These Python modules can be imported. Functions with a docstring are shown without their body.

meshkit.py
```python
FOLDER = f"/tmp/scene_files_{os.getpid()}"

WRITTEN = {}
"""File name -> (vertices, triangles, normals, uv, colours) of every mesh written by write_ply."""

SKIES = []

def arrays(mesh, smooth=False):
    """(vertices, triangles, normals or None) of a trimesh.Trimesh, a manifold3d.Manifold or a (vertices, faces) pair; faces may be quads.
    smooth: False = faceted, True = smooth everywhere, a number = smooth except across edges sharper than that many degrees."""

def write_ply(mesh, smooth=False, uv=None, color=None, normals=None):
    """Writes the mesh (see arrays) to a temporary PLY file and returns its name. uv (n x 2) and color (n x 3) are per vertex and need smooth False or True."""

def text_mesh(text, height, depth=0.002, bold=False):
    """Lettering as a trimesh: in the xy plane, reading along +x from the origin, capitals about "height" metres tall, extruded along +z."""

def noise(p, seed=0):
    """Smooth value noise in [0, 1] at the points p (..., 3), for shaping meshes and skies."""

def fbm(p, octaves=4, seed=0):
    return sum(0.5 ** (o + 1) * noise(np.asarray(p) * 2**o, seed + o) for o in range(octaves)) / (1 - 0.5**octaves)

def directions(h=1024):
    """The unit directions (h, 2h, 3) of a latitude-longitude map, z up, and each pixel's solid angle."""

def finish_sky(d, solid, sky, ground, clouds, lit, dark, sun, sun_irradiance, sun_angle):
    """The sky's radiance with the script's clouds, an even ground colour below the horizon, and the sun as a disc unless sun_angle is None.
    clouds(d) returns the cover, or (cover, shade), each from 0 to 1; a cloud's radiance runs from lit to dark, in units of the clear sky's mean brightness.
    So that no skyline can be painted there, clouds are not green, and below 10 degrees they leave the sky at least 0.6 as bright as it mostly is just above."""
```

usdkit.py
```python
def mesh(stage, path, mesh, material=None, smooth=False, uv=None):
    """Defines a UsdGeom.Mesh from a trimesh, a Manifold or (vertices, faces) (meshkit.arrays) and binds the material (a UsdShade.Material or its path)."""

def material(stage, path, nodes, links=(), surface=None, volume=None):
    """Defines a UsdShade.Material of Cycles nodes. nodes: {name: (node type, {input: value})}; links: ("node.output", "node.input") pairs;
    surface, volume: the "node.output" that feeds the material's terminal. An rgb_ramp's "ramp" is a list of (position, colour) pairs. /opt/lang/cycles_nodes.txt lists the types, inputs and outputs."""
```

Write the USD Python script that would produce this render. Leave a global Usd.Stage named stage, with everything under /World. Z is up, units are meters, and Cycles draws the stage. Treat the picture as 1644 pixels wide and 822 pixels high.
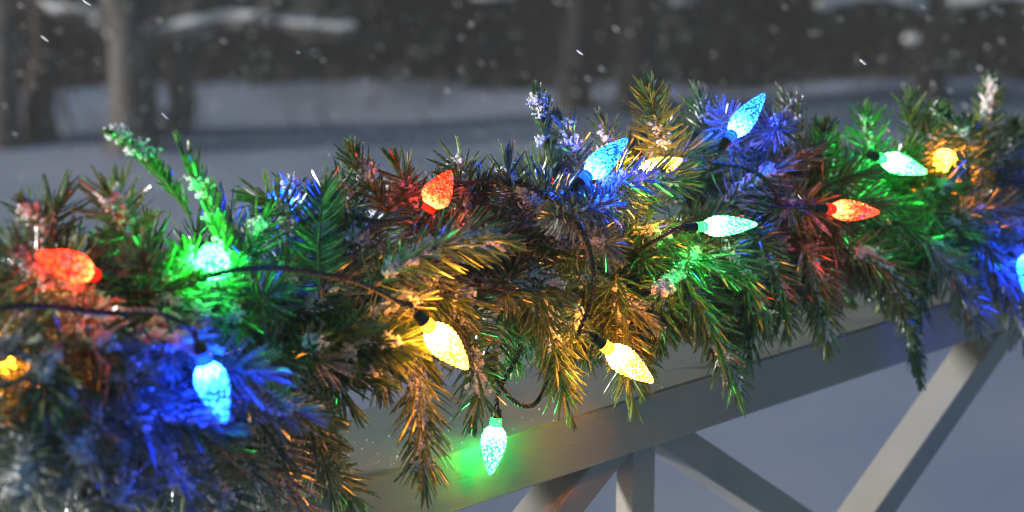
import math, random, numpy as np, trimesh, usdkit, meshkit
from pxr import Usd, UsdGeom, UsdLux, UsdShade, Gf, Sdf

stage = Usd.Stage.CreateInMemory()
UsdGeom.SetStageUpAxis(stage, 'Z'); UsdGeom.SetStageMetersPerUnit(stage, 1.0)
UsdGeom.Xform.Define(stage, '/World'); UsdGeom.Scope.Define(stage, '/World/Looks')
rng = np.random.default_rng(11)

# ---------------------------------------------------------------- camera
FPX, PW, PH = 3200.0, 1644.0, 822.0
PITCH = math.atan(728.0 / FPX)
CAM = np.array([0.0, 0.0, 1.9])
RIGHT = np.array([1.0, 0, 0]); FWD = np.array([0, math.cos(PITCH), -math.sin(PITCH)]); UP = np.cross(RIGHT, FWD)
cam = UsdGeom.Camera.Define(stage, '/World/camera')
cam.CreateHorizontalApertureAttr(36.0); cam.CreateFocalLengthAttr(36.0 * FPX / PW)
cam.CreateClippingRangeAttr(Gf.Vec2f(0.05, 2000))
cam.CreateFocusDistanceAttr(1.27); cam.CreateFStopAttr(36.0 * FPX / PW / 10.5)
cam.CreateExposureAttr(1.4)
cam.AddTransformOp().Set(Gf.Matrix4d(*RIGHT, 0, *UP, 0, *(-FWD), 0, *CAM, 1))

# ---------------------------------------------------------------- sky and the low soft sun
SUN_AZ, SUN_EL = math.atan2(-1.0, -0.24), math.radians(11)      # rotation = atan2(x, y) of the direction to the sun
SKY_STRENGTH, SUN_INTENSITY = 0.028, 0.48
sky = UsdLux.DomeLight.Define(stage, '/World/sky')
skymat = usdkit.material(stage, '/World/Looks/sky_look', {
    's': ('sky_texture', {'sky_type': 'single_scattering', 'sun_disc': False, 'sun_elevation': SUN_EL, 'sun_rotation': SUN_AZ, 'aerosol_density': 2.0}),
    'h': ('hsv', {'saturation': 2.8, 'value': 0.95}),
    'b': ('background_shader', {'strength': SKY_STRENGTH})}, [('s.color', 'h.color'), ('h.color', 'b.color')], surface='b.background')
UsdShade.MaterialBindingAPI.Apply(sky.GetPrim()).Bind(skymat)
sky.GetPrim().SetCustomDataByKey('kind', 'structure')
sd = np.array([math.sin(SUN_AZ) * math.cos(SUN_EL), math.cos(SUN_AZ) * math.cos(SUN_EL), math.sin(SUN_EL)])
sun = UsdLux.DistantLight.Define(stage, '/World/sun')
sun.CreateNormalizeAttr(True); sun.CreateIntensityAttr(SUN_INTENSITY); sun.CreateAngleAttr(6.0); sun.CreateColorAttr(Gf.Vec3f(1.0, 0.992, 0.98))
_z = sd; _x = np.cross([0, 0, 1.0], _z); _x /= np.linalg.norm(_x); _y = np.cross(_z, _x)
sun.AddTransformOp().Set(Gf.Matrix4d(*_x, 0, *_y, 0, *_z, 0, 0, 0, 10, 1))

# ---------------------------------------------------------------- helpers
names = {}
def numbered(path):
    k = names.get(path, 0); names[path] = k + 1
    return path if k == 0 else f'{path}_{k:03d}'
def tag(prim, label=None, cat=None, group=None, kind=None):
    p = prim if isinstance(prim, Usd.Prim) else prim.GetPrim()
    for k, v in (('label', label), ('category', cat), ('group', group), ('kind', kind)):
        if v: p.SetCustomDataByKey(k, v)
    return p
def obj(name, mesh, mat, parent=None, smooth=False, uv=None):
    base = str(parent.GetPath()) if parent is not None else '/World'
    return usdkit.mesh(stage, numbered(f'{base}/{name}'), mesh, '/World/Looks/' + mat, smooth=smooth, uv=uv).GetPrim()
def thing(name, loc=(0, 0, 0), mat4=None):
    x = UsdGeom.Xform.Define(stage, numbered('/World/' + name))
    if mat4 is not None: x.AddTransformOp().Set(Gf.Matrix4d(*[float(v) for v in np.asarray(mat4).T.ravel()]))
    else: x.AddTranslateOp().Set(Gf.Vec3d(*map(float, loc)))
    return x.GetPrim()
def norm(v): return v / np.maximum(np.linalg.norm(v, axis=-1, keepdims=True), 1e-12)
def cat(ms):
    vs, fs, o = [], [], 0
    for v, f in ms:
        vs.append(v); fs.append(np.asarray(f) + o); o += len(v)
    return np.vstack(vs), np.vstack(fs)
def frames(p):
    t = norm(np.gradient(p, axis=0)); a = np.zeros_like(p)
    r = np.array([0, 0, 1.0]) if abs(t[0, 2]) < 0.9 else np.array([1.0, 0, 0])
    for i in range(len(p)):
        r = r - t[i] * (r @ t[i]); r /= np.linalg.norm(r); a[i] = r
    return t, a, np.cross(t, a)
def tube(p, rad, sides=6, cap=True):
    p = np.asarray(p, float); n = len(p); t, a, b = frames(p); rad = np.broadcast_to(rad, (n,))
    ang = np.arange(sides) * 2 * np.pi / sides
    v = p[:, None] + rad[:, None, None] * (np.cos(ang)[None, :, None] * a[:, None] + np.sin(ang)[None, :, None] * b[:, None])
    i, j = np.meshgrid(np.arange(n - 1), np.arange(sides), indexing='ij'); j2 = (j + 1) % sides
    q = np.stack([i * sides + j, i * sides + j2, (i + 1) * sides + j2, (i + 1) * sides + j], -1).reshape(-1, 4)
    f = np.vstack([q[:, [0, 1, 2]], q[:, [0, 2, 3]]]); v = v.reshape(-1, 3)
    if cap:
        v = np.vstack([v, p[0], p[-1]]); k = np.arange(sides); k2 = (k + 1) % sides; m = n * sides
        f = np.vstack([f, np.stack([k2, k, np.full(sides, m)], 1), np.stack([k + (n - 1) * sides, k2 + (n - 1) * sides, np.full(sides, m + 1)], 1)])
    return v, f
def spline(pts, n):
    from scipy.interpolate import CubicSpline
    pts = np.asarray(pts, float); d = np.r_[0, np.cumsum(np.linalg.norm(np.diff(pts, axis=0), axis=1))]
    return CubicSpline(d, pts)(np.linspace(0, d[-1], n))

# the rail runs into the picture to the right; s along it, n out of its near face, z above its top
def ray(px, py): return FWD + RIGHT * (px - PW / 2) / FPX - UP * (py - PH / 2) / FPX
RDIR = ray(4157, -317); RDIR[2] = 0; RDIR /= np.linalg.norm(RDIR)
NRM = np.array([RDIR[1], -RDIR[0], 0.0])
X0 = CAM + ray(822, 699.3) * 1.312
RAILZ = X0[2]
def P(px, py, n=0.0):
    r = ray(px, py); return CAM + r * ((X0 + NRM * n - CAM) @ NRM) / (r @ NRM)
def R(s, n, z): return X0 + RDIR * s + NRM * n + np.array([0, 0, 1.0]) * z
def to_rail(p): d = p - X0; return d @ RDIR, d @ NRM, d[..., 2]
def proj(p):
    d = p - CAM; w = d @ FWD; return PW / 2 + FPX * (d @ RIGHT) / w, PH / 2 - FPX * (d @ UP) / w

# ---------------------------------------------------------------- materials
def M(name, nodes, links=(), surface='p.BSDF'): usdkit.material(stage, '/World/Looks/' + name, nodes, links, surface=surface)
def needle_mat(name, dark, light, frost):
    M(name, {
        'g': ('geometry', {}),
        'n': ('noise_texture', {'scale': 260.0, 'detail': 2.0}), 'c': ('rgb_ramp', {'ramp': [(0.3, dark), (0.68, light)]}),
        'n2': ('noise_texture', {'scale': 420.0, 'detail': 3.0}), 'z': ('separate_xyz', {}),
        'zr': ('map_range', {'value': 0.5, 'from_min': -0.2, 'from_max': 0.9, 'to_min': 0.0, 'to_max': 1.0, 'clamp': True}),
        'fr': ('map_range', {'value': 0.5, 'from_min': 0.62 - 0.22 * frost, 'from_max': 0.70 - 0.18 * frost, 'to_min': 0.0, 'to_max': 0.9 * min(1, 0.35 + frost), 'clamp': True}),
        'm': ('math', {'math_type': 'multiply'}),
        'mx': ('mix', {'mix_type': 'mix', 'color2': (0.62, 0.66, 0.68)}),
        'p': ('principled_bsdf', {'roughness': 0.25, 'specular_ior_level': 0.8, 'coat_weight': 0.6, 'coat_roughness': 0.12}),
        't': ('translucent_bsdf', {}), 'ms': ('mix_closure', {'fac': 0.12})},
      [('g.position', 'n.vector'), ('g.position', 'n2.vector'), ('n.fac', 'c.fac'), ('g.normal', 'z.vector'), ('z.z', 'zr.value'), ('n2.fac', 'fr.value'),
       ('zr.result', 'm.value1'), ('fr.result', 'm.value2'), ('m.value', 'mx.fac'), ('c.color', 'mx.color1'), ('mx.color', 'p.base_color'), ('c.color', 't.color'),
       ('p.BSDF', 'ms.closure1'), ('t.BSDF', 'ms.closure2')], surface='ms.closure')
needle_mat('needle_green', (0.065, 0.155, 0.036), (0.165, 0.305, 0.085), 0.36)
needle_mat('needle_olive', (0.090, 0.155, 0.034), (0.225, 0.315, 0.080), 0.32)
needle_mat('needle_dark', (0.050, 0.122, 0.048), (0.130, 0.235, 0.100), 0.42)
needle_mat('needle_frosted', (0.10, 0.15, 0.08), (0.24, 0.29, 0.18), 0.95)
M('twig', {'g': ('geometry', {}), 'n': ('noise_texture', {'scale': 350.0}), 'c': ('rgb_ramp', {'ramp': [(0.3, (0.09, 0.07, 0.035)), (0.7, (0.20, 0.15, 0.08))]}),
           'p': ('principled_bsdf', {'roughness': 0.6})}, [('g.position', 'n.vector'), ('n.fac', 'c.fac'), ('c.color', 'p.base_color')])
M('snow_flock', {'p': ('principled_bsdf', {'base_color': (0.80, 0.82, 0.85), 'roughness': 0.55, 'subsurface_weight': 0.0, 'specular_ior_level': 0.4})})
M('flake', {'p': ('principled_bsdf', {'base_color': (0.85, 0.87, 0.90), 'roughness': 0.7})})
M('rail_paint', {'g': ('geometry', {}), 'mp': ('mapping', {'rotation': (0, 0, -math.atan2(RDIR[1], RDIR[0])), 'scale': (1, 1, 1), 'mapping_type': 'point'}),
                 'mp2': ('mapping', {'scale': (14, 260, 260), 'mapping_type': 'point'}),
                 'n': ('noise_texture', {'scale': 1.0, 'detail': 4.0}), 'n2': ('noise_texture', {'scale': 9.0, 'detail': 3.0}),
                 'c': ('rgb_ramp', {'ramp': [(0.3, (0.315, 0.315, 0.290)), (0.7, (0.38, 0.38, 0.35))]}),
                 'b': ('bump', {'strength': 0.5, 'distance': 0.0008}), 'rr': ('map_range', {'value': 0.5, 'from_min': 0.3, 'from_max': 0.7, 'to_min': 0.2, 'to_max': 0.42}),
                 'p': ('principled_bsdf', {'roughness': 0.27, 'specular_ior_level': 0.6})},
  [('g.position', 'mp.vector'), ('mp.vector', 'mp2.vector'), ('mp2.vector', 'n.vector'), ('g.position', 'n2.vector'), ('n2.fac', 'c.fac'), ('c.color', 'p.base_color'), ('n.fac', 'b.height'), ('b.normal', 'p.normal'), ('n2.fac', 'rr.value'), ('rr.result', 'p.roughness')])
M('wire_green', {'g': ('geometry', {}), 'n': ('noise_texture', {'scale': 700.0, 'detail': 2.0}), 'c': ('rgb_ramp', {'ramp': [(0.60, (0.010, 0.016, 0.012)), (0.70, (0.35, 0.37, 0.38))]}), 'p': ('principled_bsdf', {'roughness': 0.3, 'specular_ior_level': 0.6})}, [('g.position', 'n.vector'), ('n.fac', 'c.fac'), ('c.color', 'p.base_color')])
M('socket_green', {'p': ('principled_bsdf', {'base_color': (0.010, 0.020, 0.013), 'roughness': 0.35})})
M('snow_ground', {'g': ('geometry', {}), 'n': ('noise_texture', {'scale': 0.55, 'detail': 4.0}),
                  'c': ('rgb_ramp', {'ramp': [(0.32, (0.29, 0.37, 0.54)), (0.66, (0.47, 0.50, 0.60))]}),  # dusk dimness and its blue tint are put into the snow colour
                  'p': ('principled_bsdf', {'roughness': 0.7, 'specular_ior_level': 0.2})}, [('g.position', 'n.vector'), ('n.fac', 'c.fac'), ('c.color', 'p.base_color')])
def bark(name, a, b):
    M(name, {'g': ('geometry', {}), 'mp': ('mapping', {'scale': (9, 9, 2.2), 'mapping_type': 'point'}), 'n': ('noise_texture', {'scale': 1.0, 'detail': 5.0}), 'c': ('rgb_ramp', {'ramp': [(0.3, a), (0.7, b)]}),
             'bp': ('bump', {'strength': 0.6, 'distance': 0.02}), 'p': ('principled_bsdf', {'roughness': 0.85, 'specular_ior_level': 0.2})},
      [('g.position', 'mp.vector'), ('mp.vector', 'n.vector'), ('n.fac', 'c.fac'), ('c.color', 'p.base_color'), ('n.fac', 'bp.height'), ('bp.normal', 'p.normal')])
bark('bark_pale', (0.07, 0.065, 0.06), (0.16, 0.15, 0.14)); bark('bark_brown', (0.045, 0.036, 0.032), (0.11, 0.088, 0.076)); bark('bark_dark', (0.022, 0.020, 0.019), (0.055, 0.052, 0.048))
M('conifer', {'g': ('geometry', {}), 'n': ('noise_texture', {'scale': 2.0, 'detail': 3.0}), 'c': ('rgb_ramp', {'ramp': [(0.35, (0.020, 0.026, 0.022)), (0.7, (0.050, 0.058, 0.050))]}),
              'p': ('principled_bsdf', {'roughness': 0.8, 'specular_ior_level': 0.15})}, [('g.position', 'n.vector'), ('n.fac', 'c.fac'), ('c.color', 'p.base_color')])

def bulb_mat(name, col, pale, hot, strength):
    # an LED near the collar lights a cut plastic lens: brightest and palest by the LED, each facet its own brightness
    M('lens_' + name, {
        'uv': ('uvmap', {'attribute': 'st'}), 's': ('separate_xyz', {}),
        'sc': ('math', {'math_type': 'multiply', 'value2': 7.13}), 'sg': ('math', {'math_type': 'fraction'}),
        'pw': ('math', {'math_type': 'power', 'value2': 3.0}), 'k': ('math', {'math_type': 'multiply_add', 'value2': 2.6 * strength, 'value3': 0.11 * strength}),
        'h1': ('map_range', {'value': 0.5, 'from_min': 0.04, 'from_max': 0.52, 'to_min': 1.0, 'to_max': 0.0, 'clamp': True}), 'h2': ('math', {'math_type': 'power', 'value2': 2.2}),
        'h3': ('math', {'math_type': 'multiply', 'value2': hot * strength}),
        'sp': ('math', {'math_type': 'multiply_add', 'value2': 1.2, 'value3': 0.2}), 'h4': ('math', {'math_type': 'multiply'}), 'sum': ('math', {'math_type': 'add'}),
        'hf': ('math', {'math_type': 'multiply'}), 'kf': ('math', {'math_type': 'multiply_add', 'value2': 0.10}), 'hm': ('mix', {'mix_type': 'mix', 'color1': col, 'color2': pale}),
        'p': ('principled_bsdf', {'base_color': tuple(0.3 * c for c in col), 'roughness': 0.12, 'specular_ior_level': 0.6})},
      [('uv.UV', 's.vector'), ('s.y', 'sc.value1'), ('sc.value', 'sg.value1'), ('s.y', 'pw.value1'), ('pw.value', 'k.value1'),
       ('s.x', 'h1.value'), ('h1.result', 'h2.value1'), ('h2.value', 'h3.value1'), ('sg.value', 'sp.value1'), ('sp.value', 'h4.value1'), ('h3.value', 'h4.value2'), ('k.value', 'sum.value1'), ('h4.value', 'sum.value2'),
       ('h2.value', 'hf.value1'), ('sp.value', 'hf.value2'), ('pw.value', 'kf.value1'), ('hf.value', 'kf.value3'), ('kf.value', 'hm.fac'), ('hm.color', 'p.emission_color'), ('sum.value', 'p.emission_strength')])
    M('collar_' + name, {'p': ('principled_bsdf', {'base_color': tuple(0.5 * c for c in col), 'roughness': 0.15, 'emission_color': col, 'emission_strength': 0.16 * strength})})
bulb_mat('red', (1.0, 0.014, 0.004), (1.0, 0.07, 0.015), 3.0, 4.4)
bulb_mat('green', (0.020, 1.0, 0.075), (0.06, 1.0, 0.17), 2.0, 14.0)
bulb_mat('blue', (0.002, 0.021, 1.0), (0.008, 0.08, 1.0), 2.2, 23.0)
bulb_mat('amber', (1.0, 0.27, 0.009), (1.0, 0.34, 0.035), 1.7, 26.0)

# ---------------------------------------------------------------- snow field and wood behind
def ground():
    xs = np.unique(np.r_[np.linspace(-400, -12, 14), np.linspace(-12, 14, 105), np.linspace(14, 400, 14)])
    ys = np.unique(np.r_[np.linspace(-200, -3, 8), np.linspace(-3, 26, 117), np.linspace(26, 600, 16)])
    X, Y = np.meshgrid(xs, ys, indexing='ij')
    Z = 0.10 * (meshkit.fbm(np.stack([X * 0.5, Y * 0.5, 0 * X], -1), 3, 3) - 0.5)
    k = np.clip((Y - 11.0) / 3.0, 0, 1); Z = Z + k * k * (3 - 2 * k) * .20 * (meshkit.fbm(np.stack([X * 1.3, Y * 1.1, 0 * X], -1), 4, 8) - .35)
    v = np.stack([X, Y, Z], -1).reshape(-1, 3); n = len(ys); i, j = np.meshgrid(np.arange(len(xs) - 1), np.arange(n - 1), indexing='ij')
    q = np.stack([i * n + j, (i + 1) * n + j, (i + 1) * n + j + 1, i * n + j + 1], -1).reshape(-1, 4)
    return v, np.vstack([q[:, [0, 1, 2]], q[:, [0, 2, 3]]])
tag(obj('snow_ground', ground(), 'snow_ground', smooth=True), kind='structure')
def on_ground(px, py): r = ray(px, py); return CAM + r * (-CAM[2] / r[2])

def bare_tree(px, py, width_px, mat, label, height, limbs=(), seed=0, lean=0.0):
    rg = np.random.default_rng(seed); b = on_ground(px, py); dist = (b - CAM) @ FWD; rad = width_px * dist / FPX / 2
    t = thing('bare_tree', b); tag(t, label, 'tree', 'trees standing at the edge of the snowy wood')
    z = np.linspace(-0.15, height, 14); wob = np.cumsum(rg.normal(0, 0.03, (14, 2)), 0); p = np.c_[wob[:, 0] - wob[0, 0] + lean * z, wob[:, 1] - wob[0, 1], z]
    r = rad * (1 - 0.75 * np.clip(z / height, 0, 1)) * (1 + 0.55 * np.exp(-np.clip(z, 0, None) / 0.22)); r = r + rg.normal(0, rad * .03, 14)
    obj('trunk', tube(p, r * (1 + 0 * z), 12), mat, t, smooth=True)
    for (h, dx, dy, dz, lr, snow) in limbs:
        q0 = np.array([np.interp(h, z, p[:, 0]), np.interp(h, z, p[:, 1]), h]); n = 12; u = np.linspace(0, 1, n)[:, None]
        pts = q0 + u * np.array([dx, dy, dz]) + np.c_[rg.normal(0, .02, n), rg.normal(0, .02, n), 0.10 * np.sin(u[:, 0] * 5) * u[:, 0]]
        parts = [tube(pts, lr * (1 - 0.75 * u[:, 0]), 7)]
        for k in range(4, n - 1):
            d = np.array([dx, dy, dz]) * 0.25 + rg.normal(0, .18, 3) * np.linalg.norm([dx, dy, dz]) * 0.6
            parts.append(tube(np.array([pts[k], pts[k] + d * .5 + rg.normal(0, .02, 3), pts[k] + d]), lr * np.array([.4, .28, .1]), 5))
        limb = obj('limb', cat(parts), mat, t, smooth=True)
        if snow: obj('snow', tube(pts[1:] + [0, 0, lr * 0.9], np.maximum(lr * 1.2 * (1 - 0.5 * u[1:, 0]), 0.03) * snow, 7), 'snow_flock', limb, smooth=True)
    tw = []
    for k in range(60):                                   # suckers and dead twigs round the foot and up the trunk
        a, h0 = rg.uniform(0, 6.28), rg.uniform(-.1, 1.2); rr = abs(rg.normal(0, .16)) + rad * .5; q = np.array([rr * math.cos(a), rr * math.sin(a), h0])
        e = np.array([rg.normal(0, .08), rg.normal(0, .08), rg.uniform(.1, .4)]); tw.append(tube(np.array([q, q + e * .5 + rg.normal(0, .02, 3), q + e]), np.array([.007, .005, .002]), 4, False))
    tag(obj('twigs', cat(tw), mat, t), kind='stuff')
    for k in range(7):                                     # the top, out of the picture
        h = height * rg.uniform(.45, .97); a = rg.uniform(0, 6.28); L = rg.uniform(.7, 1.8); q0 = np.array([np.interp(h, z, p[:, 0]), np.interp(h, z, p[:, 1]), h])
        obj('limb', tube(np.array([q0, q0 + [L * .5 * math.cos(a), L * .5 * math.sin(a), L * .35], q0 + [L * math.cos(a), L * math.sin(a), L * .9]]), rad * np.array([.35, .22, .06]), 6), mat, t, smooth=True)
bare_tree(8, 232, 46, 'bark_pale', 'pale grey blurred trunk cut off by the left edge of the picture', 4.4, seed=1)
bare_tree(72, 222, 44, 'bark_brown', 'reddish brown slim trunk second from the left edge', 4.1, seed=2)
bare_tree(214, 243, 66, 'bark_pale', 'broad pale grey trunk with long snowy limbs reaching right', 5.1, [(0.62, 1.25, -0.1, 0.16, 0.045, .7), (0.72, 0.5, 0.3, 0.55, 0.05, 0), (0.55, -0.5, 0.1, 0.35, 0.03, .8), (0.45, 0.35, -0.1, 0.5, 0.035, 0)], seed=3)
bare_tree(275, 215, 40, 'bark_pale', 'slim leaning grey trunk just right of the broad pale trunk', 4.1, [(0.5, 0.8, 0, 0.25, 0.03, .8)], seed=4, lean=0.12)
bare_tree(925, 178, 44, 'bark_dark', 'dim grey trunk in the dark wood above the uppermost sprigs in the middle', 4.8, seed=5)
bare_tree(1042, 181, 62, 'bark_dark', 'wide dim brownish trunk behind the left one of the two upper blue bulbs', 5.1, seed=6)
bare_tree(1500, 172, 40, 'bark_dark', 'dim trunk in the wood above the right end of the garland', 4.8, [(0.62, 0.9, -0.2, 0.12, 0.04, 1.4), (0.6, -0.8, -0.2, 0.14, 0.04, 1.3)], seed=9)

def conifers():
    trunks, fol, snow = [], [], []
    spots = []
    for row, (y, nn) in enumerate(((14.6, 11), (16.0, 12), (18.0, 12), (21.0, 12))):
        for k in range(nn):
            spots.append((-5.6 - .3 * row + (k + 0.5 * (row % 2)) * (11.5 + 2 * row) / nn + rng.normal(0, .25), y + rng.normal(0, .35)))
    for (x, y) in spots:
        h = rng.uniform(3.6, 4.9); rb = rng.uniform(1.0, 1.5)
        zz = np.linspace(-.1, h, 6); trunks.append(tube(np.c_[x + 0 * zz, y + 0 * zz, zz], 0.14 * (1 - zz / h * .9), 7))
        nb = 110
        lev = np.sort(rng.uniform(0.0, 1, nb) ** 1.5); az = np.arange(nb) * 2.399 + rng.normal(0, .3, nb)
        for l, a in zip(lev, az):
            L = rb * (1 - l) ** 0.85 * rng.uniform(.75, 1.15) + .08; z0 = 0.12 + l * (h - .2)
            m = 12; u = rng.uniform(0.15, 1, m); side = rng.normal(0, .16, m) * L * (1.1 - u * .6)
            ca, sa = math.cos(a), math.sin(a)
            c = np.c_[x + ca * u * L - sa * side, y + sa * u * L + ca * side, z0 - 0.28 * u * u * L + rng.normal(0, .05, m)]
            sz = rng.uniform(.07, .17, m) * (0.6 + .5 * rb)
            d1 = norm(np.c_[ca + rng.normal(0, .5, m), sa + rng.normal(0, .5, m), -.35 + rng.normal(0, .3, m)]); d2 = norm(np.cross(d1, rng.normal(0, 1, (m, 3)) * .5 + [0, 0, 1]))
            v = np.stack([c - d1 * sz[:, None], c + d2 * sz[:, None] * .45, c + d1 * sz[:, None] * 1.2, c - d2 * sz[:, None] * .45], 1).reshape(-1, 3)
            f = np.arange(m)[:, None] * 4; fol.append((v, np.vstack([f + [0, 1, 2], f + [0, 2, 3]])))
            if rng.random() < .10 and l < .5:
                k = rng.integers(2, 5)
                for q in range(k):
                    s = trimesh.creation.icosphere(1, 1.0); snow.append((s.vertices * rng.uniform(.5, 1.2, 3) * [.13, .13, .035] + c[q] + [0, 0, .05], s.faces))
    und = []
    for k in range(420):                                        # low scrub and dead stalks along the edge of the wood
        x, y = rng.uniform(-7, 8), 13.6 + abs(rng.normal(0, .7)); hh = rng.uniform(.1, .55)
        for q in range(3):
            e = np.array([rng.normal(0, .16), rng.normal(0, .16), hh]); b = np.array([x, y, -.05]); und.append(tube(np.array([b, b + e * .5 + rng.normal(0, .03, 3), b + e]), np.array([.012, .008, .003]), 4, False))
    for k in range(46):                                         # thin poles deeper in the wood
        x, y, lean = rng.uniform(-7, 8), rng.uniform(13.4, 19), rng.normal(0, .05); hh = rng.uniform(3, 4.8); zz = np.linspace(-.1, hh, 7); r = rng.uniform(.015, .06)
        trunks.append(tube(np.c_[x + lean * zz + rng.normal(0, .02, 7), y + 0 * zz, zz], r * (1 - .6 * zz / hh), 6))
    for k in range(160):                                        # scrub straying onto the snow
        x, y = rng.uniform(-6, 6.5), 13.9 - abs(rng.normal(0, .9)); hh = rng.uniform(.05, .3)
        e = np.array([rng.normal(0, .12), rng.normal(0, .12), hh]); b = np.array([x, y, -.05]); und.append(tube(np.array([b, b + e * .5 + rng.normal(0, .03, 3), b + e]), np.array([.010, .007, .003]), 4, False))
    t = thing('evergreen_wood'); tag(t, 'dark blurred mass of snow dusted evergreens filling the top of the view', 'woodland', kind='stuff')
    obj('trunks', cat(trunks), 'bark_dark', t); obj('undergrowth', cat(und), 'bark_brown', t); obj('foliage', cat(fol), 'conifer', t); obj('snow', cat(snow), 'snow_flock', t)
conifers()

# ---------------------------------------------------------------- railing
RW, RH = 0.115, 0.0405                                          # width and thickness of the top rail
def rail_box(s0, s1, n0, n1, z0, z1, ch=0.0015):
    import manifold3d as m3
    pts = []
    for a in (s0, s1):
        for b, c in ((n0, z0), (n0, z1), (n1, z0), (n1, z1)):
            bs, cs = (1 if b == n0 else -1), (1 if c == z0 else -1)
            pts += [(a, b + bs * ch, c), (a, b, c + cs * ch)]
    mm = m3.Manifold.hull_points(np.array(pts, float)).to_mesh(); v = np.array(mm.vert_properties[:, :3], float)
    return X0 + v[:, :1] * RDIR + v[:, 1:2] * NRM + v[:, 2:3] * [0, 0, 1.0], np.array(mm.tri_verts)[:, ::1]
def brace_mesh(p0, p1, w, n0, n1, ch=0.0012):
    """a square bar in the rail plane from (s, z) p0 to p1, w wide"""
    import manifold3d as m3
    p0, p1 = np.array(p0, float), np.array(p1, float); d = p1 - p0; L = np.linalg.norm(d); d /= L; q = np.array([-d[1], d[0]]); pts = []
    for a in (0, L):
        for b in (-w / 2, w / 2):
            for c in (n0, n1):
                for e, g in ((ch, 0), (0, ch)):
                    s, z = p0 + d * a + q * (b - math.copysign(e, b)); pts.append((s, c + (g if c == n0 else -g), z))
    mm = m3.Manifold.hull_points(np.array(pts)).to_mesh(); v = np.array(mm.vert_properties[:, :3], float)
    return X0 + v[:, :1] * RDIR + v[:, 1:2] * NRM + v[:, 2:3] * [0, 0, 1.0], np.array(mm.tri_verts)
def sz(px, py, n=0.0): s, _, z = to_rail(P(px, py, n)); return s, z
railing = thing('porch_railing'); tag(railing, 'pale painted wooden porch railing with crossed braces carrying the garland', 'railing')
obj('top_rail', rail_box(-2.2, 3.2, -RW, 0, -RH, 0), 'rail_paint', railing)
NF = -0.012                                                     # the braces stand back from the rail's face
zb = -RH + 0.002; DROP = -0.80; BW = 0.0235
sp0, _ = sz(1037, 770, NF)
# brace running down to the right from the post, and its mirror image
a0 = sz(1132, 692, NF); a1 = sz(1333, 821, NF); b0 = sz(1060, 730, NF); b1 = sz(1215, 822, NF)
c0 = sz(1589, 590, NF); c1 = sz(1432, 821, NF)
SLOPE = abs((a1[1] - a0[1]) / (a1[0] - a0[0])); SLOPE3 = abs((c1[1] - c0[1]) / (c1[0] - c0[0]))
print('rail coords', sp0, a0, a1, b0, b1, c0, c1, SLOPE, SLOPE3)
slope = (SLOPE + SLOPE3) / 2
def cross_line(s_at, z_at, sgn, zlow): return (s_at, z_at), (s_at + sgn * (z_at - zlow) / slope, zlow)
mid = ((a0[0] + b0[0]) / 2, (a0[1] + b0[1]) / 2)
bays = []
top2 = mid[0] - (zb + 0.02 - mid[1]) / slope                     # where brace 2 meets the rail
top3 = c0[0] + (zb + 0.02 - c0[1]) / slope
SPAN = (top3 - top2)
off = (top2 - sp0)
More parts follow.
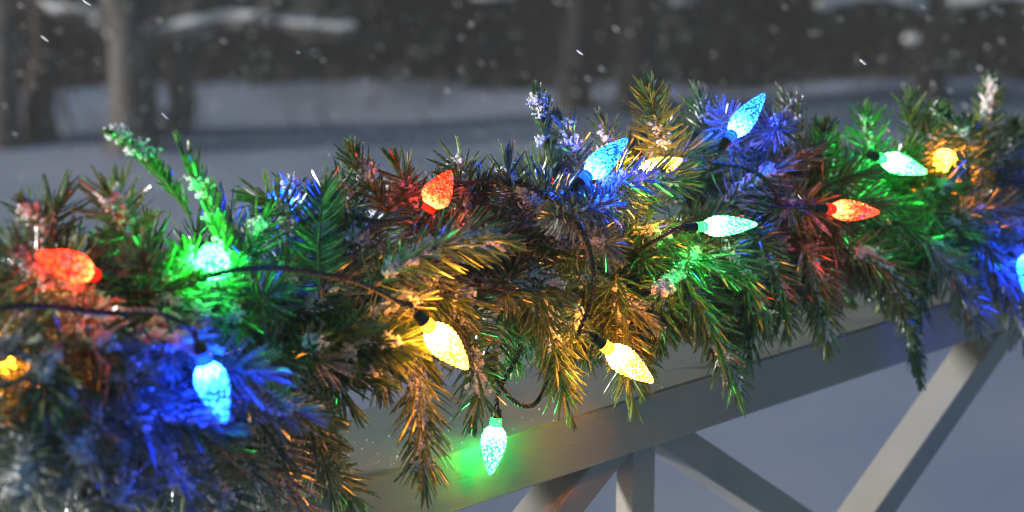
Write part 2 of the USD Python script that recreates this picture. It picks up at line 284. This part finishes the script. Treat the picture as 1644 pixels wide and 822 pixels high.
for k in (-1, 0, 1):
    base = sp0 + k * (SPAN + 2 * off + 0.07)
    obj('post', rail_box(base - BW / 2, base + BW / 2, NF - 0.018, NF - 0.002, DROP - 0.05, zb), 'rail_paint', railing)
    l0 = base + off if k >= 0 else sp0 - off - SPAN; l1 = l0 + SPAN; zl = zb + 0.02 - slope * SPAN
    obj('brace', brace_mesh((l0, zb + 0.02), (l1, zl), BW, NF - 0.034, NF), 'rail_paint', railing)
    obj('brace', brace_mesh((l1, zb + 0.02), (l0, zl), BW, NF - 0.0365, NF - 0.0025), 'rail_paint', railing)
obj('bottom_rail', rail_box(-2.2, 3.2, -RW + .02, -0.004, DROP - RH, DROP), 'rail_paint', railing)
for base in (-2.1, 3.1): obj('post', rail_box(base - .045, base + .045, -RW + .01, -0.012, -RAILZ - .1, -RH - .001), 'rail_paint', railing)

# ---------------------------------------------------------------- garland
ICO = trimesh.creation.icosphere(0, 1.0); ICO1 = trimesh.creation.icosphere(1, 1.0)
TST = np.array([0.0, 0.30, 0.68, 0.93]); TW = np.array([0.55, 1.0, 0.95, 0.55])
def needles_mesh(root, d, w, bend, L, hw):
    """many flat tapering needles in one mesh"""
    n = len(root); u = norm(np.cross(d, w))
    t = np.r_[TST, 1.0]
    c = root[:, None] + d[:, None] * (L[:, None] * t)[:, :, None] + bend[:, None] * ((t ** 2) * L[:, None])[:, :, None]
    W = hw[:, None] * TW
    ring = np.stack([c[:, :4] + w[:, None] * W[..., None], c[:, :4] + u[:, None] * W[..., None] * .45, c[:, :4] - w[:, None] * W[..., None], c[:, :4] - u[:, None] * W[..., None] * .45], 2)
    v = np.concatenate([ring.reshape(n, 16, 3), c[:, 4:5]], 1)
    f = []
    for i in range(3):
        for j in range(4):
            a, b = i * 4 + j, i * 4 + (j + 1) % 4
            f += [(a, b, b + 4), (a, b + 4, a + 4)]
    f += [(12 + j, 12 + (j + 1) % 4, 16) for j in range(4)]
    f = np.array(f)
    return v.reshape(-1, 3), (f[None] + (np.arange(n) * 17)[:, None, None]).reshape(-1, 3)
def clump(centres, rg, per, spread, rmin, rmax):
    n = len(centres) * per
    c = np.repeat(centres, per, 0) + rg.normal(0, 1, (n, 3)) * spread * np.array([1, 1, .75])
    s = rg.uniform(rmin, rmax, (n, 1, 1)) * rg.uniform(.6, 1.3, (n, 1, 3)); ax = rg.normal(0, 1, (n, 3, 3)); q, _ = np.linalg.qr(ax)
    v = np.einsum('nij,kj->nki', q, ICO.vertices) * s * (1 + rg.uniform(-.25, .25, (n, 12, 1))) + c[:, None]
    return v.reshape(-1, 3), (ICO.faces[None] + (np.arange(n) * 12)[:, None, None]).reshape(-1, 3)

garland = thing('fir_garland'); tag(garland, 'thick artificial fir garland dusted with snow, draped along the porch railing', 'garland')
NB = [0, 0]
def branch(base, tip, style='round', nl=0.019, mat='needle_green', snow=0.5, droop=0.006, seed=None, dens=1.65, hw=0.00106, ang=(74, 34), up=None, bulk=False):
    rg = np.random.default_rng(1000 + NB[0] if seed is None else seed); NB[0] += 1
    base, tip = np.asarray(base, float), np.asarray(tip, float); L = np.linalg.norm(tip - base)
    ctl = (base + tip) / 2 + np.array([0, 0, droop]) + rg.normal(0, .004, 3)
    m = 10; u = np.linspace(0, 1, m)[:, None]; p = (1 - u) ** 2 * base + 2 * u * (1 - u) * ctl + u ** 2 * tip
    st = None if bulk else obj('branch', tube(p, np.linspace(.0016, .0008, m), 5), 'twig', garland)
    n = max(20, int(L * 1000 * dens)); tt = np.sort(rg.uniform(0.03, 1, n)) ** 0.93
    tt[-10:] = np.linspace(.975, 1.0, 10)
    pos = np.stack([np.interp(tt, u[:, 0], p[:, k]) for k in range(3)], 1)
    T = norm(2 * (1 - tt[:, None]) * (ctl - base) + 2 * tt[:, None] * (tip - ctl))
    ref = np.array([0, 0, 1.0]) if up is None else norm(np.asarray(up, float))
    A = ref - T * (T @ ref)[:, None]; A = norm(A + 1e-6); B = np.cross(T, A)
    if style == 'flat':
        phi = np.where(np.arange(n) % 2 == 0, np.pi / 2, -np.pi / 2) + rg.normal(0, .28, n)
    elif style == 'comb':                                       # upper half only
        phi = rg.uniform(-1.9, 1.9, n)
    else:
        phi = np.arange(n) * 2.39996 + rg.normal(0, .3, n)
    a = np.radians(ang[0] + (ang[1] - ang[0]) * tt ** 2.0 + rg.normal(0, 5, n)); a[-10:] *= rg.uniform(.15, .9, 10)
    rad = A * np.cos(phi)[:, None] + B * np.sin(phi)[:, None]
    d = norm(T * np.cos(a)[:, None] + rad * np.sin(a)[:, None])
    w = norm(np.cross(d, rad) + rg.normal(0, .25, (n, 3))); w = norm(w - d * (w * d).sum(1, keepdims=True))
    ln = nl * 1.02 * np.clip(rg.normal(1, .09, n), .6, 1.15) * (1 - .30 * np.clip((tt - .8) / .2, 0, 1))
    bend = T * rg.uniform(.10, .30, (n, 1)) + rg.normal(0, .045, (n, 3)) + np.array([0, 0, -.03])
    if bulk: return needles_mesh(pos, d, w, bend, ln, hw * rg.uniform(.8, 1.2, n))
    obj('needles', needles_mesh(pos, d, w, bend, ln, hw * rg.uniform(.8, 1.2, n)), mat, st)
    if snow > 0:
        k = max(3, int(L * 1000 * snow / 2.2)); s0 = rg.uniform(.02, .75 - min(.6, snow * .5)); ts = np.clip(s0 + rg.uniform(0, .55 + .3 * snow, k), 0.02, .97)
        cs = np.stack([np.interp(ts, u[:, 0], p[:, q]) for q in range(3)], 1) + np.array([0, 0, .0022]) + rg.normal(0, .0012, (k, 3))
        obj('snow', clump(cs, rg, 28, .0023, .0006, .0017), 'snow_flock', st)
    return st

# the sprigs that stand out, from where they leave the garland to their tips: pixel of base, its distance in front of the rail's face, pixel of tip, its distance
G, O, D, F = 'needle_green', 'needle_olive', 'needle_dark', 'needle_frosted'
SPRIGS = [
    ((305, 345), -.01, (184, 218), .0, dict(style='comb', nl=.009, ang=(50, 22), snow=.35, dens=1.8)), ((365, 430), .02, (291, 240), .01, dict(style='comb', nl=.014, ang=(45, 24), snow=.45, dens=1.6)),
    ((215, 420), .01, (178, 318), .03, dict(mat=O, nl=.021)), ((120, 410), .0, (48, 338), .0, dict(nl=.018)), ((90, 480), .03, (5, 395), .03, dict(mat=D)), ((60, 470), .0, (95, 320), -.01, dict(mat=D)),
    ((470, 380), .0, (415, 318), .01, dict(mat=O)), ((515, 480), .05, (522, 300), .03, dict(style='flat', nl=.017, snow=0)), ((470, 350), -.02, (480, 300), -.02, dict(mat=O, snow=.9)), ((560, 340), -.02, (530, 300), -.02, dict(mat=O)),
    ((640, 360), .0, (566, 250), -.01, dict(nl=.016, ang=(50, 25), snow=.3)), ((690, 370), .0, (640, 268), .0, dict(mat=G)), ((760, 330), .0, (735, 268), .0, dict(mat=G)), ((800, 350), .0, (815, 268), .0, dict(mat=D, snow=.9)),
    ((590, 470), .06, (800, 385), .095, dict(mat=G, snow=1.1, nl=.021, droop=.018)), ((640, 450), .03, (560, 370), .04, dict(mat=D)),
    ((905, 330), -.01, (862, 160), -.02, dict(style='comb', nl=.016, ang=(46, 22), snow=.25, dens=1.2)), ((930, 290), .0, (905, 200), -.01, dict(mat=D, nl=.016)), ((975, 300), -.02, (970, 200), -.03, dict(mat=D, nl=.015)),
    ((1085, 300), .0, (1045, 150), .02, dict(mat=O, nl=.022, snow=.2)), ((1130, 270), .0, (1125, 165), -.01, dict(mat=D)), ((1180, 280), -.01, (1160, 180), .02, dict(mat=F)),
    ((1225, 260), -.05, (1250, 205), .045, dict(mat=F, nl=.022, snow=.2)), ((1300, 320), .0, (1262, 165), -.02, dict(mat=F, ang=(50, 25))), ((1320, 300), .0, (1320, 215), .0, dict(mat=G)),
    ((1420, 320), -.01, (1392, 190), .01, dict(mat=G, nl=.023, dens=1.2, snow=.1)), ((1475, 260), .0, (1462, 165), -.01, dict(style='flat', mat=O, snow=0)), ((1500, 230), -.07, (1507, 178), .02, dict(mat=D, nl=.018, snow=.1)),
    ((1570, 280), -.01, (1592, 135), -.02, dict(style='flat', mat=G, nl=.016, snow=.5)), ((1590, 330), .0, (1545, 205), .03, dict(mat=O, nl=.022)), ((1650, 300), -.02, (1628, 205), -.01, dict(mat=D, snow=.3)), ((1560, 310), .04, (1552, 248), .05, dict(style='flat', mat=F, nl=.013, snow=0, ang=(55, 40))),
    ((1530, 345), .03, (1625, 330), .06, dict(mat=F, nl=.02, snow=.3)), ((1610, 370), .0, (1655, 250), .03, dict(mat=F)), ((1540, 350), .03, (1590, 410), .065, dict(mat=G)), ((1610, 340), .03, (1665, 400), .06, dict(mat=F)), ((1640, 330), .02, (1690, 290), .05, dict(mat=D)),
    ((1010, 320), .02, (890, 350), .08, dict(mat=F, nl=.02)), ((930, 420), .03, (820, 300), .04, dict(mat=D, snow=.8)), ((970, 300), .04, (1092, 292), .075, dict(mat=G, nl=.022, snow=1.2)), ((900, 400), .02, (980, 400), .08, dict(mat=F)),
    ((655, 500), .045, (682, 765), .055, dict(mat=O, nl=.023, snow=.7, droop=.02)), ((745, 560), .03, (765, 660), .045, dict(mat=G, nl=.021, snow=.8, droop=.015)), ((850, 430), .05, (912, 655), .045, dict(mat=O, nl=.02, droop=.02)),
    ((930, 480), .04, (895, 600), .03, dict(mat=O)), ((990, 440), .04, (1015, 640), .045, dict(mat=O, nl=.022, droop=.02)), ((1075, 420), .05, (1183, 625), .05, dict(mat=G, nl=.023, snow=1.1, droop=.02)),
    ((1150, 400), .05, (1228, 520), .055, dict(mat=G, nl=.021, snow=.7, droop=.02)), ((1215, 380), .05, (1262, 525), .05, dict(mat=G, nl=.02)), ((1285, 390), .05, (1328, 550), .05, dict(mat=O, nl=.022, snow=.7, droop=.02)),
    ((1365, 400), .05, (1450, 500), .065, dict(mat=O, nl=.022, snow=1.0, droop=.02)), ((1440, 450), .03, (1474, 605), .035, dict(style='flat', mat=D, nl=.015, snow=.2)), ((1475, 380), .05, (1572, 530), .06, dict(mat=F, nl=.023, snow=.8, droop=.02)),
    ((1560, 400), .05, (1640, 470), .06, dict(mat=F, nl=.02, snow=.6)), ((1600, 450), .04, (1648, 545), .05, dict(mat=F, nl=.022)), ((1050, 450), .04, (1055, 540), .05, dict(mat=G)), ((1130, 390), .05, (1060, 470), .07, dict(mat=G, snow=1.0)),
    ((430, 520), 0.020, (530, 775), 0.030, dict(mat=D, nl=.023, snow=.6, droop=.02)), ((470, 540), 0.020, (560, 640), 0.030, dict(mat=G, nl=.022, snow=.9)), ((400, 640), 0.030, (480, 815), 0.050, dict(mat=F, nl=.023)), ((450, 700), 0.000, (560, 800), 0.010, dict(mat=G, nl=.022)),
    ((440, 560), 0.020, (400, 620), 0.080, dict(mat=F, nl=.024, snow=.2)), ((470, 600), 0.020, (500, 560), 0.070, dict(mat=G, snow=.9)), ((560, 560), -0.010, (545, 480), 0.020, dict(mat=D, snow=.8)), ((330, 470), 0.000, (380, 520), 0.050, dict(mat=G, snow=.8)),
    ((200, 480), 0.030, (330, 520), 0.060, dict(mat=D)), ((60, 470), 0.020, (180, 500), 0.050, dict(mat=G)), ((330, 700), 0.050, (430, 790), 0.045, dict(mat=F, nl=.023, snow=.8)), ((140, 540), 0.070, (190, 600), 0.085, dict(mat=F, nl=.022, snow=.8)),
    ((230, 600), 0.050, (215, 700), 0.095, dict(mat=F, nl=.024, snow=.8)), ((100, 560), 0.070, (75, 640), 0.105, dict(mat=D, nl=.022)), ((150, 650), 0.070, (110, 760), 0.115, dict(mat=F, nl=.023, snow=.8)), ((60, 680), 0.070, (30, 790), 0.120, dict(mat=F, nl=.022, snow=.8)),
    ((260, 700), 0.070, (300, 800), 0.095, dict(mat=F, nl=.023, snow=.8)), ((20, 520), 0.050, (60, 560), 0.075, dict(mat=O, nl=.021)), ((270, 640), 0.030, (225, 570), 0.055, dict(mat=F, nl=.021, snow=.9)), ((330, 760), 0.070, (360, 830), 0.095, dict(mat=D, nl=.022)),
        ((-60, 590), .03, (28, 560), .075, dict(mat=F, nl=.022, snow=.8)), ((-60, 640), .04, (45, 625), .08, dict(mat=O, nl=.022)), ((-40, 700), .04, (50, 700), .085, dict(mat=F, nl=.022, snow=.8)), ((-40, 770), .05, (60, 790), .09, dict(mat=F, nl=.023, snow=.8)), ((-60, 540), .03, (40, 520), .06, dict(mat=G, nl=.022)),
    ((200, 760), 0.080, (180, 840), 0.115, dict(mat=F, nl=.022, snow=.8)),
]
for (b, nb_, t, nt_, kw) in SPRIGS: branch(P(*b, nb_), P(*t, nt_), **kw)

# the body of the garland between them
TOP = np.array([(-60, 372), (60, 372), (150, 350), (260, 330), (400, 322), (540, 305), (640, 285), (760, 282), (850, 262), (960, 235), (1060, 205), (1170, 190), (1300, 215), (1400, 225), (1500, 215), (1600, 215), (1720, 215)], float)
BOT = np.array([(-60, 900), (480, 880), (535, 800), (575, 660), (640, 620), (800, 625), (950, 625), (1100, 600), (1250, 550), (1400, 510), (1500, 500), (1644, 540), (1720, 540)], float)
def inside(p, pad=0):
    x, y = proj(p); return np.interp(x, TOP[:, 0], TOP[:, 1]) + pad < y < np.interp(x, BOT[:, 0], BOT[:, 1]) - pad
made = tries = 0
while made < 180 and tries < 6000:
    tries += 1
    px = rng.uniform(-75, 1690)
    yt, yb = np.interp(px, TOP[:, 0], TOP[:, 1]), np.interp(px, BOT[:, 0], BOT[:, 1])
    s, _, _ = to_rail(P(px, (yt + yb) / 2, 0)); left = np.clip((560 - px) / 400, 0, 1)
    zt, zbt = to_rail(P(px, yt, -.02))[2], to_rail(P(px, yb, .04))[2]
    zc, b_ = (zt + zbt) / 2, (zt - zbt) / 2; a_ = .075 + .035 * left; nc = -.015 + .01 * left
    th = rng.uniform(-1.9, 1.9)                                  # round the cross-section, 0 = towards the porch
    r0, r1 = rng.uniform(.15, .45), rng.uniform(.78, 1.02)
    ds = rng.normal(.012, .03)
    base = R(s, nc + a_ * r0 * math.cos(th), zc + b_ * r0 * math.sin(th)); tip = R(s + ds, nc + a_ * r1 * math.cos(th), zc + b_ * r1 * math.sin(th))
    if base[2] < RAILZ + .008 and to_rail(base)[1] < 0.012: continue
    if tip[2] < RAILZ + .01 and to_rail(tip)[1] < 0.015: continue
    if not inside(tip, 10): continue
    dv = tip - base; L = np.linalg.norm(dv)
    if L < .045: tip = base + dv / L * .045
    fr = left > .6 or px > 1450
    branch(base, tip, mat=str(rng.choice([G, O, D, F], p=[.30, .22, .28, .20] if not fr else [.15, .15, .3, .4])), nl=rng.uniform(.018, .024), snow=float(rng.choice([0, .5, .9, 1.2], p=[.35, .15, .22, .28])), dens=1.65,
           style=str(rng.choice(['round', 'flat'], p=[.8, .2])))
    made += 1
for k in range(34):
    px = 590 + 1060 * (k + rng.uniform(0, .9)) / 34; yb = np.interp(px, BOT[:, 0], BOT[:, 1]); sc = (4157 - px) / 3335
    if 690 < px < 775 : yb -= 60
    if 775 <= px < 965: continue
    ty = yb - rng.uniform(-5, 95) * sc; bx, by = px + rng.normal(-18, 35), ty - rng.uniform(105, 150) * sc
    branch(P(bx, by, rng.uniform(.005, .04)), P(px, ty, rng.uniform(.018, .045)), mat=str(rng.choice([G, O, D, F], p=[.35, .3, .2, .15])), nl=rng.uniform(.018, .023), snow=float(rng.choice([0, .5, .9], p=[.3, .4, .3])), droop=.014)
mass, inner = [], 0
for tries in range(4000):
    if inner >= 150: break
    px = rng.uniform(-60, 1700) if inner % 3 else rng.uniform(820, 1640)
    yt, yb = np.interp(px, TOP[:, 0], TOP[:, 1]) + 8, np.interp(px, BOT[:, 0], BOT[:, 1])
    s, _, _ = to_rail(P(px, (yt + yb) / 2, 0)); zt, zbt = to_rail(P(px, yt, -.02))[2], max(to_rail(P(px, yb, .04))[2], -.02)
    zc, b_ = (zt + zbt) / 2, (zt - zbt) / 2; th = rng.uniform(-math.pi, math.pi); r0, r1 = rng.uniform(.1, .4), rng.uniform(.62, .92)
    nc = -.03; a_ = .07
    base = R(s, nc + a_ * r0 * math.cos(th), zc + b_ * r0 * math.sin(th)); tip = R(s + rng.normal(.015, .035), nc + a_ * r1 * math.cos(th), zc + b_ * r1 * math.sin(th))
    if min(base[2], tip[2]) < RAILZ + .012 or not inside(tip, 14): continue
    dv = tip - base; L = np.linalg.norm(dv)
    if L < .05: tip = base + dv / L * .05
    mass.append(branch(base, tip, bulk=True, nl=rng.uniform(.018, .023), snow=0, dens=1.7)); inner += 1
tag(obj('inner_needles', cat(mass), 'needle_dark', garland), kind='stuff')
print('branches', NB[0], 'tries', tries)
core = np.array([R(s, -.02 + .004 * math.sin(s * 40), .072 + .006 * math.cos(s * 31)) for s in np.linspace(-.9, 1.0, 60)])
obj('core_wire', tube(core, .0022, 6), 'wire_green', garland)

# ---------------------------------------------------------------- bulbs
def lens_mesh(L, Rm, rows=21, seg=14, seed=0):
    rl = np.random.default_rng(seed)
    t = np.linspace(0, 1, rows); prof_t = [0, .08, .2, .34, .5, .68, .84, .94, .985, 1]; prof_r = [.50, .76, .97, .98, .86, .64, .40, .24, .13, .02]
    rr = np.interp(t, prof_t, prof_r) * Rm; V, UV, F = [], [], []
    def pt(i, j, k=1.0): a = 2 * np.pi * (j + .5 * (i % 2)) / seg; return (k * rr[i] * math.cos(a), k * rr[i] * math.sin(a), t[i] * L)
    def face(pts, tones):
        n = len(V)
        for p, c in zip(pts, tones): V.append(p); UV.append((p[2] / L, c))
        return n
    for i in range(rows - 2):                                     # diamonds between rows i, i+1, i+2, each raised to a point
        for j in range(seg):
            jl, jr = (j - 1, j) if i % 2 == 0 else (j, j + 1)
            a = 2 * np.pi * (j + .5 * (i % 2)) / seg; r = rr[i + 1] * 1.09; c = (r * math.cos(a), r * math.sin(a), t[i + 1] * L); tone = rl.random(5)
            cor = [pt(i, j), pt(i + 1, jr), pt(i + 2, j), pt(i + 1, jl)]
            for k in range(4):
                n = face([cor[k], cor[(k + 1) % 4], c], [tone[k]] * 3); F.append((n, n + 1, n + 2))
    for j in range(seg):
        n = face([pt(0, j), pt(0, j + 1), pt(1, j)], [.5] * 3); F.append((n, n + 1, n + 2))
        e = rows - 1; n = face([pt(e, j), pt(e, j + 1), (0, 0, L * 1.005)], [.5] * 3); F.append((n, n + 1, n + 2))
        jj = j if e % 2 == 0 else j; o = (jj if (e - 1) % 2 == 0 else jj)
        n = face([pt(e - 1, j), pt(e - 1, j + 1), pt(e, j + (1 if (e - 1) % 2 else 0))], [.5] * 3); F.append((n, n + 1, n + 2))
        n = face([pt(0, j + 1), pt(0, j), (0, 0, 0)], [.5] * 3); F.append((n, n + 1, n + 2))
    return (np.array(V), np.array(F)), np.array(UV)
def revolve(prof, seg=14):
    p = np.array(prof, float); n = len(p); a = np.arange(seg) * 2 * np.pi / seg
    v = np.stack([p[:, :1] * np.cos(a), p[:, :1] * np.sin(a), np.repeat(p[:, 1:], seg, 1)], -1).reshape(-1, 3)
    i, j = np.meshgrid(np.arange(n - 1), np.arange(seg), indexing='ij'); j2 = (j + 1) % seg
    q = np.stack([i * seg + j, i * seg + j2, (i + 1) * seg + j2, (i + 1) * seg + j], -1).reshape(-1, 4)
    return v, np.vstack([q[:, [0, 1, 2]], q[:, [0, 2, 3]]])
SOCKETS = {}
def bulb(key, colour, base, tip, width_px, label):
    """base, tip: points of the lens"""
    base, tip = np.asarray(base), np.asarray(tip); ax = tip - base; L = np.linalg.norm(ax); ax /= L
    dist = (base - CAM) @ FWD; Rm = width_px * dist / FPX / 2
    x = np.cross(ax, [0.3, 0.2, 1.0]); x /= np.linalg.norm(x); y = np.cross(ax, x)
    m = np.eye(4); m[:3, 0], m[:3, 1], m[:3, 2], m[:3, 3] = x, y, ax, base
    t = thing('light_bulb', mat4=m); tag(t, label, 'light bulb', 'faceted string light bulbs in the garland')
    (v, f), uv = lens_mesh(L, Rm, seed=ord(key)); obj('lens', (v, f), 'lens_' + colour, t, uv=uv)
    c = Rm * .50; k = L * .17
    obj('collar', revolve([(c * .98, .0008), (c * 1.05, -k * .15), (c * .86, -k * .25), (c * 1.02, -k * .45), (c * .86, -k * .6), (c * 1.0, -k * .8), (c * .9, -k), (.0005, -k)]), 'collar_' + colour, t)
    h = L * .19
    obj('socket', revolve([(.0005, -k - .0004), (c * .98, -k - .0005), (c * 1.0, -k - h * .1), (c * .9, -k - h * .15), (c * .82, -k - h * .7), (c * .75, -k - h), (.0005, -k - h)]), 'socket_green', t)
    SOCKETS[key] = (base - ax * (k + h * .97), -ax)
def B(key, colour, b, nb, t, nt, w, label): bulb(key, colour, P(*b, nb), P(*t, nt), w, label)
B('A', 'red', (140, 437), 0.05, (58, 408), .068, 47, 'glowing red bulb pointing left at the left end of the garland')
B('B', 'green', (346, 434), 0.035, (333, 396), 0.07, 50, 'glowing green bulb seen end on, nestled behind needles below the two long sprigs')
B('C', 'blue', (330, 585), 0.112, (362, 680), 0.118, 52, 'glowing blue bulb hanging point down in the frosted left part of the garland')
B('D', 'amber', (-10, 610), 0.045, (20, 570), 0.07, 48, 'blurred amber bulb in the foreground at the left edge')
B('E', 'blue', (462, 335), -0.02, (420, 316), -0.01, 40, 'blue bulb almost hidden by needles on top of the garland left of centre')
B('F', 'red', (691, 330), .03, (724, 274), .035, 46, 'upright glowing red bulb on top of the garland near the middle')
B('G', 'amber', (692, 528), 0.09, (751, 592), 0.095, 48, 'glowing amber bulb pointing down right, the left one of the pair above the rail')
B('H', 'green', (795, 685), 0.012, (787, 763), 0.014, 40, 'pale green bulb hanging in front of the rail')
B('I', 'amber', (980, 562), 0.085, (1049, 614), 0.095, 42, 'glowing amber bulb pointing down right, the right one of the pair above the rail')
B('J', 'blue', (945, 280), .05, (1008, 222), .055, 40, 'glowing blue bulb pointing up right in the middle, lower of the two')
B('K', 'amber', (1030, 280), .03, (1095, 256), .035, 36, 'amber bulb half hidden behind needles between the two upright blue bulbs')
B('L', 'blue', (1177, 214), .04, (1228, 150), .04, 36, 'topmost glowing blue bulb standing clear against the dark wood')
B('M', 'green', (1132, 364), .09, (1216, 360), .095, 33, 'glowing pale green bulb lying level, pointing right, right of centre')
B('N', 'red', (1338, 336), .075, (1412, 341), .08, 33, 'glowing red bulb lying level, pointing right, in the right part of the garland')
B('O', 'green', (1420, 256), .04, (1488, 277), .045, 32, 'glowing green bulb pointing right beside the end on amber bulb')
B('P', 'amber', (1512, 258), 0, (1529, 254), 0.02, 33, 'bright amber bulb seen end on behind the frosted flat sprig at the right')
B('Q', 'blue', (1652, 410), 0.085, (1646, 470), 0.09, 34, 'blue bulb cut off by the right edge of the picture')
B('S', 'red', (868, 310), -.03, (900, 280), -.02, 34, 'red bulb hidden deep between needles left of the lower upright blue bulb')

# ---------------------------------------------------------------- cords
string_light = thing('string_light'); tag(string_light, 'black twisted cord of the string lights winding through the garland', 'string light')
def cord(pts):
    c = UsdGeom.Xform.Define(stage, numbered('/World/string_light/cord')).GetPrim()
    n = max(30, int(sum(np.linalg.norm(np.diff(np.array(pts), axis=0), axis=1)) / .0018)); p = spline(pts, n); T, A, Bn = frames(p)
    s = np.r_[0, np.cumsum(np.linalg.norm(np.diff(p, axis=0), axis=1))]; ph = s / .0105 * 2 * np.pi
    for k in range(3):
        o = ph + k * 2.094; q = p + 0.00098 * (A * np.cos(o)[:, None] + Bn * np.sin(o)[:, None])
        obj('wire', tube(q, .00080, 6), 'wire_green', c, smooth=True)
S = SOCKETS
def sk(k, d=.0): return S[k][0] + S[k][1] * d
cord([P(-60, 520, .07), P(0, 495, .085), P(90, 493, .09), P(190, 502, .095), P(265, 505, .115), P(305, 525, .12), sk('C', .012), sk('C')])
cord([sk('A'), sk('A', .012), P(230, 470, .045), P(330, 445, .06), P(430, 430, .075), P(520, 441, .08), P(600, 465, .08), P(650, 488, .082), sk('G', .010), sk('G')])
cord([P(480, 360, .02), P(560, 348, .04), P(610, 356, .045), P(660, 362, .04), sk('F', .008), sk('F')])
cord([P(700, 310, .01), P(735, 297, .02), P(800, 292, .035), P(850, 300, .05), P(890, 325, .06), sk('J', .008), sk('J')])
cord([P(925, 355, .085), P(945, 395, .09), P(953, 450, .09), P(943, 500, .085), P(930, 535, .085), sk('I', .006), sk('I')])
cord([P(785, 560, .0), P(800, 612, .02), P(826, 645, .028), P(852, 652, .028), P(875, 620, .02), P(890, 560, .0)])
cord([P(835, 555, .02), P(812, 605, .012), sk('H', .012), sk('H')])
cord([P(1015, 420, .03), P(1040, 392, .055), P(1068, 376, .075), sk('M', .006), sk('M')])
cord([P(1240, 330, .04), P(1270, 332, .06), sk('N', .008), sk('N')])
cord([sk('L'), sk('L', .01), P(1140, 262, .03), P(1190, 268, .04), P(1230, 290, .05), P(1245, 320, .04)])

# ---------------------------------------------------------------- frost grains on the rail, flakes in the air
rg = np.random.default_rng(77); n = 130
s_ = np.r_[to_rail(P(640, 745, -.03))[0] + rg.normal(0, .04, 80), rg.uniform(-.6, .8, 50)]; n_ = -np.abs(rg.normal(.0, .04, n)) - .003
tag(obj('frost_grains', clump(np.array([R(a, max(b, -RW + .004), .0003) for a, b in zip(s_, n_)]), rg, 1, 0.0, .0002, .0006), 'flake'), 'tiny frost grains scattered on top of the rail beside the garland', 'frost', kind='stuff')
fl = []
WIND = norm(np.array([0.80, -.1, -0.60]))
for k in range(850):
    dist = 2.2 + 8 * rg.uniform() ** 1.3 if k > 15 else rg.uniform(1.2, 1.9)
    p = CAM + ray(rg.uniform(-60, 1700), rg.uniform(-60, 330) ) * dist
    d = norm(WIND + rg.normal(0, .12, 3)); L = rg.uniform(.002, .0046) * (.75 if dist < 2 else .65 + .34 * (dist - 2) ** .5)
    e1 = norm(np.cross(d, rg.normal(0, 1, 3))); e2 = np.cross(d, e1); w = rg.uniform(.16, .32, 2)
    v = (ICO1.vertices * (1 + rg.uniform(-.3, .3, (42, 1)))) * [1.0, *w] * L
    fl.append((p + v[:, :1] * d + v[:, 1:2] * e1 + v[:, 2:] * e2, ICO1.faces))
tag(obj('falling_snow', cat(fl), 'flake'), 'small snowflakes drifting down across the dark wood', 'snowflakes', kind='stuff')

# ---------------------------------------------------------------- the air, thick with fine snow
hz = usdkit.material(stage, '/World/Looks/haze_air', {'v': ('principled_volume', {'color': (0.80, 0.86, 0.97), 'density': 0.007, 'anisotropy': 0.0})}, volume='v.volume')
bx = trimesh.creation.box((806, 806, 7.4)); bx.apply_translation((0, 199, 2.45))
tag(obj('haze', bx, 'haze_air'), 'thin grey snowy air between the railing and the wood', 'haze', kind='stuff')
